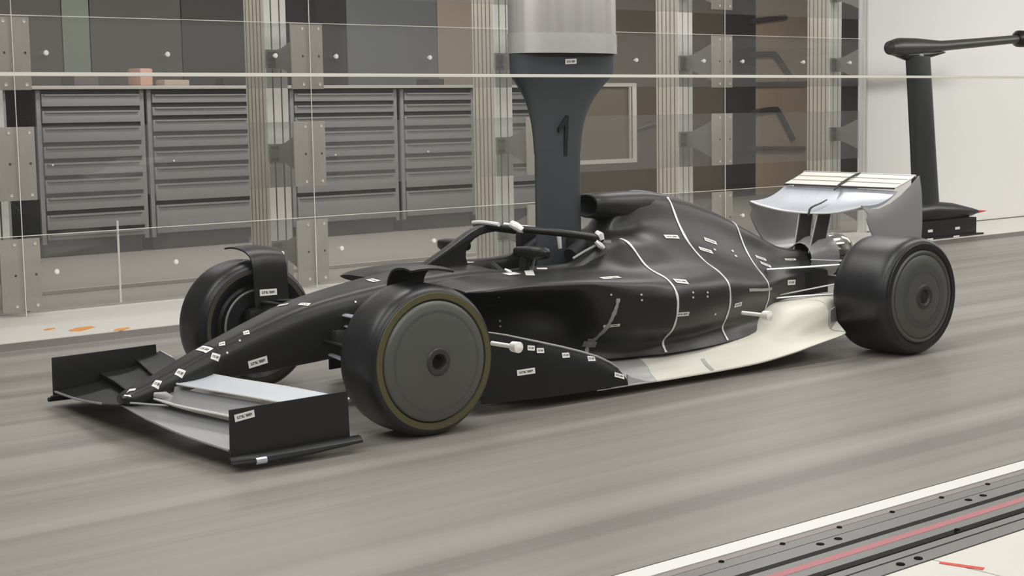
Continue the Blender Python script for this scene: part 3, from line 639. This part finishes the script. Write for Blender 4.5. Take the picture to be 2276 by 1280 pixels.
# --- suspension
def arm(name, m, a, b_, r, s, flat=.45): return tube(name, m, [(a[0], s*a[1], a[2]), (b_[0], s*b_[1], b_[2])], r, car, n=10, flat=flat)
for s in (-1, 1):
    fm = 'silver' if s < 0 else 'carbon'
    arm('front_wishbone', fm, (.02, .17, .50), (.0, .72, .50), .022, s); arm('front_wishbone', 'carbon', (.36, .21, .52), (.05, .72, .50), .018, s)
    arm('front_wishbone', fm, (-.06, .15, .305), (-.01, .72, .22), .018, s); arm('front_wishbone', 'carbon', (.36, .2, .33), (.05, .72, .22), .018, s)
    arm('pushrod', fm, (.02, .17, .445), (.0, .72, .40), .013, s); arm('track_rod', 'carbon', (-.10, .15, .38), (-.09, .72, .36), .014, s, .6)
    arm('rear_wishbone', 'silver', (3.05, .24, .515), (3.52, .62, .545), .015, s); arm('rear_wishbone', 'silver', (3.60, .12, .53), (3.60, .62, .545), .013, s)
    arm('rear_wishbone', 'silver2', (3.10, .24, .33), (3.48, .62, .37), .015, s); arm('rear_wishbone', 'silver2', (3.66, .12, .30), (3.6, .62, .30), .013, s)
    arm('pushrod', 'silver2', (3.16, .22, .34), (3.5, .62, .45), .011, s); arm('track_rod', 'silver2', (3.75, .12, .42), (3.72, .62, .42), .011, s)
# brake duct blocks inboard of the far front wheel
for s in (-1, 1):
    box('brake_duct', 'carbon', -.10, .16, min(s*.62, s*.70), max(s*.62, s*.70), .34, .47, car, bevel=.03)
    box('sensor_block', 'hub', -.06, .06, min(s*.155, s*.22), max(s*.155, s*.22), .36, .43, car, bevel=.006)

# --- floor of the car
FL = [(.55, [(.62, .06), (.61, .10), (.50, .20), (.40, .24), (.30, .26), (.2, .26)]),
      (.90, [(.76, .05), (.755, .20), (.70, .28), (.55, .24), (.40, .20), (.2, .2)]),
      (1.15, [(.80, .05), (.795, .10), (.76, .20), (.68, .205), (.50, .19), (.2, .18)]),
      (1.38, [(.80, .05), (.795, .062), (.745, .10), (.70, .135), (.60, .16), (.2, .17)]),
      (1.75, [(.785, .045), (.78, .058), (.745, .085), (.70, .135), (.60, .168), (.2, .18)]),
      (2.38, [(.785, .055), (.78, .068), (.72, .090), (.64, .135), (.56, .17), (.2, .18)]),
      (2.70, [(.785, .084), (.78, .096), (.69, .112), (.61, .135), (.50, .180), (.2, .185)]),
      (2.83, [(.785, .103), (.78, .115), (.68, .130), (.62, .170), (.54, .245), (.2, .22)]),
      (2.95, [(.785, .120), (.78, .132), (.67, .145), (.635, .215), (.55, .305), (.2, .28)]),
      (3.15, [(.785, .150), (.78, .162), (.66, .170), (.645, .27), (.56, .335), (.2, .30)]),
      (3.30, [(.60, .20), (.59, .21), (.575, .22), (.56, .30), (.50, .345), (.2, .31)]),
      (3.62, [(.54, .22), (.535, .23), (.53, .25), (.52, .32), (.46, .35), (.2, .32)])]
def fsheet(xs, m, name, s, t0=0, t1=1):
    rows = []
    for x in xs: rows.append([(x, s*y, z) for y, z in [spt(FL, x, t0+(t1-t0)*k/22) for k in range(23)]])
    return sheet(name, m, rows, .014*(-s) if s < 0 else -.014, car, sharp=60)
for s in (-1, 1):
    fsheet(lins(1.17, 1.60, 12), 'primer', 'floor_front', s)
    fb = fsheet(lins(1.603, 3.16, 40), 'cream', 'floor_edge', s)
    fsheet(lins(3.17, 3.62, 8), 'cream', 'diffuser_top', s)
    prism('end_board', 'silver2', [(3.155, s*.665, .165), (3.155, s*.665, .285), (3.30, s*.60, .30), (3.30, s*.60, .175)], (0, -s*.01, 0), car)
    # big dark fence at the floor entry
    top = [(.46, .425), (.62, .390), (.79, .343), (.95, .300), (1.09, .258), (1.20, .220), (1.29, .178), (1.35, .140), (1.385, .105)]
    rows = []
    for k in range(31):
        x, zt = crs(top, k/30); zb = .062-.012*k/30; out = .80-.06*max(0, 1-k/8)
        rows.append([(x, s*(out-.035*(1-q)**3 if q < 1 else out), zt+(zb-zt)*q) for q in [0, .04, .1, .2, .35, .5, .65, .8, .92, 1]])
    fn = sheet('floor_fence', 'carbon', rows, .012*s, car)
    tube('fence_rim', 'tapegrey', [(x, s*(.765-.06*max(0, 1-i/2.2)), z+.006) for i, (x, z) in enumerate(top[:-1])], [.004, .005, .007, .007, .007, .007, .007, .006], fn, n=6)
    rows = []
    for k in range(25):
        x, zt = crs(top[:-1], k/24); rows.append([(x, s*(.765-.06*max(0, 1-k/7)-q*(.3+.05)), zt+.002-q*.03*(1+k/12)) for q in (0, .12, .3, .6, 1)])
    sheet('fence_shelf', 'body', rows, -.012*s, fn)
    prism('fence_end', 'primer', [(1.385, s*.80, .05), (1.385, s*.80, .112), (1.42, s*.79, .092), (1.52, s*.79, .062), (1.56, s*.79, .056)], (0, -s*.012, 0), fn)
    for k in range(2): box('inner_vane', 'carbon', .62, 1.2, min(s*(.35+.14*k), s*(.36+.14*k)), max(s*(.35+.14*k), s*(.36+.14*k)), .05, .24, car)
    rows = [[(x, s*spt(FL, x, t)[0], spt(FL, x, t)[1]+.0025) for t in (.18, .3, .42, .52)] for x in (2.02, 2.05)]
    sheet('sealing_tape', 'tapegrey', rows, -.001*s, fb)
box('plank', 'matte', .5, 3.4, -.25, .25, .045, .17, car)

# --- rear wing
rw = wing('rear_main_plane', 'silver', [(-.485, 3.66, .885, 4.0, .965), (-.40, 3.665, .865, 4.0, .968), (-.22, 3.68, .835, 4.0, .972), (0, 3.69, .825, 4.0, .975), (.22, 3.68, .835, 4.0, .975), (.40, 3.665, .865, 4.0, .975), (.485, 3.66, .885, 4.0, .975)], car, th=.05, camber=.10, span=40)
wing('rear_flap', 'white', [(-.475, 3.985, .985, 4.185, 1.055), (0, 3.985, .99, 4.185, 1.062), (.475, 3.985, .99, 4.185, 1.065)], rw, th=.04, camber=.03)
tube('trim_strip', 'silver2', [(4.195, -.48, 1.058), (4.195, .48, 1.068)], .008, rw, n=8)
tube('trim_strip', 'hub', [(3.985, -.475, .985), (3.985, .475, .990)], .006, rw, n=8)
tube('leading_edge', 'tape', [(3.662, -.48, .885), (3.664, -.40, .864), (3.680, -.22, .834), (3.690, 0, .824), (3.680, .22, .834), (3.664, .40, .864), (3.662, .48, .885)], .007, rw, n=8, steps=40)
for q in (.35, .7): tube('flap_line', 'tapegrey', [(3.985+.2*q, -.47, .987+.068*q+.004), (3.985+.2*q, .47, .992+.073*q+.004)], .0022, rw, n=6)
tube('actuator_pod', 'hub', [(4.20, -.02, 1.067), (4.15, -.02, 1.060), (4.10, -.02, 1.045), (4.02, -.02, 1.015), (3.97, -.02, .99), (3.93, -.02, .965)], [.006, .008, .007, .009, .010, .005], rw, n=8)
tube('swan_neck', 'hub', [(3.86, -.02, .905), (3.80, -.02, .885), (3.72, -.02, .865), (3.69, -.02, .845), (3.68, -.02, .81)], [.004, .006, .007, .008, .008], rw, n=8, steps=14)
for s in (-1, 1):
    rows = []
    prof = [(0, 0), (.12, -.028), (.3, -.03), (.5, .0), (.7, .052), (.85, .105), (1, .165)]
    lv = [(0, .484, 3.645, 4.215), (.15, .497, 3.665, 4.220), (.35, .500, 3.70, 4.225), (.6, .495, 3.765, 4.232), (.78, .475, 3.82, 4.235), (.9, .42, 3.86, 4.22), (1.0, .30, 3.90, 4.18)]
    for k in range(23):
        v, y, xa, xb = crs(lv, k/22)
        r = []
        for j in range(21):
            u = j/20; dz = crs(prof, 0)[1]
            for q in range(len(prof)-1):
                if prof[q][0] <= u <= prof[q+1][0]: dz = prof[q][1]+(prof[q+1][1]-prof[q][1])*(u-prof[q][0])/(prof[q+1][0]-prof[q][0])
            zt = .892+dz; zb = .50-.02*u; zz = zt+(zb-zt)*v
            if u < .25: zz += 0
            nt_ = .03*math.exp(-((zz-.84)/.02)**2)*(1-u)**6
            r.append((xa+(xb-xa)*u+nt_, s*y, zz))
        rows.append(r)
    sheet('rear_endplate', 'silver2', rows, .010*(1 if s > 0 else -1), rw, sharp=60)
    prism('wing_pillar', 'hub', [(3.705, s*.075, .815), (3.83, s*.075, .83), (3.77, s*.062, .57), (3.635, s*.062, .57)], (0, s*.006, 0), car)
    tube('pillar_edge', 'silver2', [(3.70, s*.078, .815), (3.632, s*.066, .57)], .006, car, n=8)
    tube('pillar_edge', 'silver2', [(3.83, s*.078, .83), (3.772, s*.066, .57)], .004, car, n=8)
wing('beam_wing', 'carbon', [(-.40, 3.84, .535, 4.02, .575), (0, 3.84, .52, 4.02, .56), (.40, 3.84, .535, 4.02, .575)], rw, th=.05, camber=.06)
ex = lathe('exhaust', 'chrome', [(-.28, .03), (-.20, .07), (-.1, .095), (0, .105), (.06, .10), (.11, .082), (.145, .045), (.15, 0)], (3.94, 0, .575), 'x', car, n=40)
lathe('exhaust_shield', 'silver2', [(-.3, .10), (-.2, .14), (-.08, .15), (-.08, .145)], (3.92, 0, .53), 'x', ex, n=40)
tube('crash_structure', 'carbon', [(3.55, 0, .44), (3.9, 0, .42), (4.25, 0, .40)], [.11, .09, .05], car, n=16)
box('gearbox', 'carbon', 3.35, 3.75, -.14, .14, .22, .46, car, bevel=.03)

# ---------------------------------------------------------------- support strut from the ceiling
st = empty('support_strut', (0, 0, 0), -YAW, S, label='slate grey ceiling strut numbered 1 holding the race car model', cat='strut')
def foil(xa, xb, z, th, n=40):
    c_ = xb-xa; out = []
    for k in range(n):
        t = 2*math.pi*k/n; out.append(((xa+xb)/2+c_/2*math.cos(t), th*c_/2*math.copysign(abs(math.sin(t))**.9, math.sin(t)), z))
    return out
bm = bmesh.new(); zz = [(.47, 1.41, 1.741), (1.27, 1.407, 1.745), (1.40, 1.397, 1.762), (1.50, 1.377, 1.795), (1.58, 1.348, 1.845), (1.64, 1.312, 1.90), (1.69, 1.275, 1.955), (1.715, 1.252, 1.990), (1.735, 1.25, 1.998), (1.838, 1.248, 2.0)]
rows = [foil(1.41, 1.741, z, .22) for z in lins(.47, 1.27, 6)]
for k in range(1, 41):
    z, a, b_ = crs(zz[1:], k/40); rows.append(foil(a, b_, z, .22+.08*max(0, z-1.4)/.44))
grid(bm, rows, True, True); sb = finish(bm, 'strut_body', 'strut', st)
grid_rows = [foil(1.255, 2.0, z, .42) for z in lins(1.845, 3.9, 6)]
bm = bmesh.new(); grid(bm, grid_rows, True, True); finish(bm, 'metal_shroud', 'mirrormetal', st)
bm = bmesh.new(); grid(bm, [foil(1.250, 2.004, z, .43) for z in (1.84, 1.95, 1.951)], True, True); finish(bm, 'shroud_reflection_band', 'collar', st)  # added ring that paints a lighter reflection on the metal
# the numeral 1 painted on the near face
yn = -.038
prism('numeral', 'black', [(1.592, -.0385, 1.262), (1.616, -.0385, 1.262), (1.616, -.058, 1.492), (1.598, -.058, 1.492), (1.545, -.053, 1.425), (1.545, -.051, 1.395), (1.592, -.054, 1.437)], (0, .02, 0), sb)

# ---------------------------------------------------------------- small stickers laid on the surfaces of the model
bpy.context.view_layer.update()
dg = bpy.context.evaluated_depsgraph_get()
GL = {M_[k] for k in ('glassfar', 'strip', 'glassnear', 'glassnear2', 'edge', 'knob')}
def at(px, py):
    d = (fw*FPX + r2*(px-W/2) - u2*(py-H/2)).normalized(); o = CAM.copy()
    for _ in range(12):
        ok, loc, nn, fi, ob, mw = sc.ray_cast(dg, o, d)
        if not ok: return None
        if ob.data.materials and ob.data.materials[0] in GL: o = loc+d*.0005; continue
        if nn.dot(d) > 0: nn = -nn
        return loc, nn, ob
def sticker(x0, y0, x1, y1, h, m='sticker', name='sticker'):
    A, B = at(x0, y0), at(x1, y1); Mid = at((x0+x1)/2, (y0+y1)/2)
    if not (A and B and Mid) or Mid[0].y < -2.5: return
    c_, nn, ob = Mid; u = (B[0]-A[0])
    if u.length > .25: u = Vector((1, 0, 0))*.05
    L = u.length; u = (u-nn*u.dot(nn)).normalized(); v = nn.cross(u); v = v if v.z > 0 else -v
    dist = (c_-CAM).length; hv = h*dist/FPX/max(.35, abs(v.dot(u2)))
    bm = bmesh.new(); n = 4; vs = []
    for i in range(n+1):
        row = []
        for j in (-.5, .5):
            for kk in (1,):
                p = c_+u*L*(i/n-.5)+v*hv*j
                ok, loc, n2, fi, ob2, mw = sc.ray_cast(dg, p+nn*.03, -nn, distance=.08)
                if ok and ob2 == ob: p = loc+nn*.0016
                else: p = p+nn*.0016
                row.append(bm.verts.new(p))
        vs.append(row)
    uvl = bm.loops.layers.uv.new('UVMap')
    for i in range(n):
        f = bm.faces.new((vs[i][0], vs[i+1][0], vs[i+1][1], vs[i][1]))
        for lp, q in zip(f.loops, ((i/n, 0), ((i+1)/n, 0), ((i+1)/n, 1), (i/n, 1))): lp[uvl].uv = q
    me = bpy.data.meshes.new(name); bm.to_mesh(me); bm.free(); me.materials.append(M_[m])
    o = bpy.data.objects.new(name, me); C.objects.link(o)
    par = ob
    if par.parent and par.parent.parent: par = par.parent
    o.parent = par; o.matrix_parent_inverse = par.matrix_world.inverted()
for a in ((521, 930, 565, 918, 16), (552, 811, 594, 798, 16), (577, 651, 615, 648, 14), (1149, 829, 1189, 823, 13), (1366, 832, 1387, 838, 10),
          (1477, 526, 1508, 527, 8), (1565, 531, 1592, 541, 8), (1554, 552, 1583, 561, 8), (1337, 619, 1377, 616, 5), (1499, 624, 1528, 627, 9), (1503, 699, 1531, 697, 9),
          (1341, 725, 1378, 722, 6), (1632, 679, 1648, 675, 9), (1750, 628, 1767, 627, 11), (1679, 570, 1702, 578, 6), (1690, 584, 1713, 593, 6), (1744, 577, 1768, 577, 4),
          (1256, 137, 1281, 136, 11)): sticker(*a)
for a in ((1132, 597, 1142, 621, 9), (1174, 599, 1179, 613, 7), (1193, 597, 1216, 597, 4)): sticker(*a, 'tape', 'sealing_tape')
for a in ((1296, 763, 1325, 765, 13), (1306, 755, 1320, 757, 8)): sticker(*a, 'tapegrey', 'tape_patch')
for a in ((281, 872, 296, 871, 14), (341, 851, 356, 855, 14), (392, 825, 409, 832, 14), (470, 790, 488, 796, 14), (443, 773, 466, 779, 9), (487, 766, 500, 763, 7), (541, 741, 554, 738, 7),
          (1172, 773, 1188, 774, 11), (1193, 779, 1209, 779, 11), (1249, 790, 1265, 789, 11), (1306, 797, 1322, 797, 11), (820, 621, 838, 626, 6), (665, 676, 688, 677, 5), (618, 680, 640, 676, 4)): sticker(*a)
for a in ((1109, 660), (1111, 713), (1112, 725), (1425, 655), (1426, 667), (1540, 650), (1540, 661), (1572, 650), (1572, 659), (1589, 698), (1628, 558), (1635, 569), (1588, 555), (790, 671), (505, 784), (533, 757), (1358, 655)):
    sticker(a[0]-2, a[1], a[0]+2, a[1], 4, 'screw', 'pressure_tap')
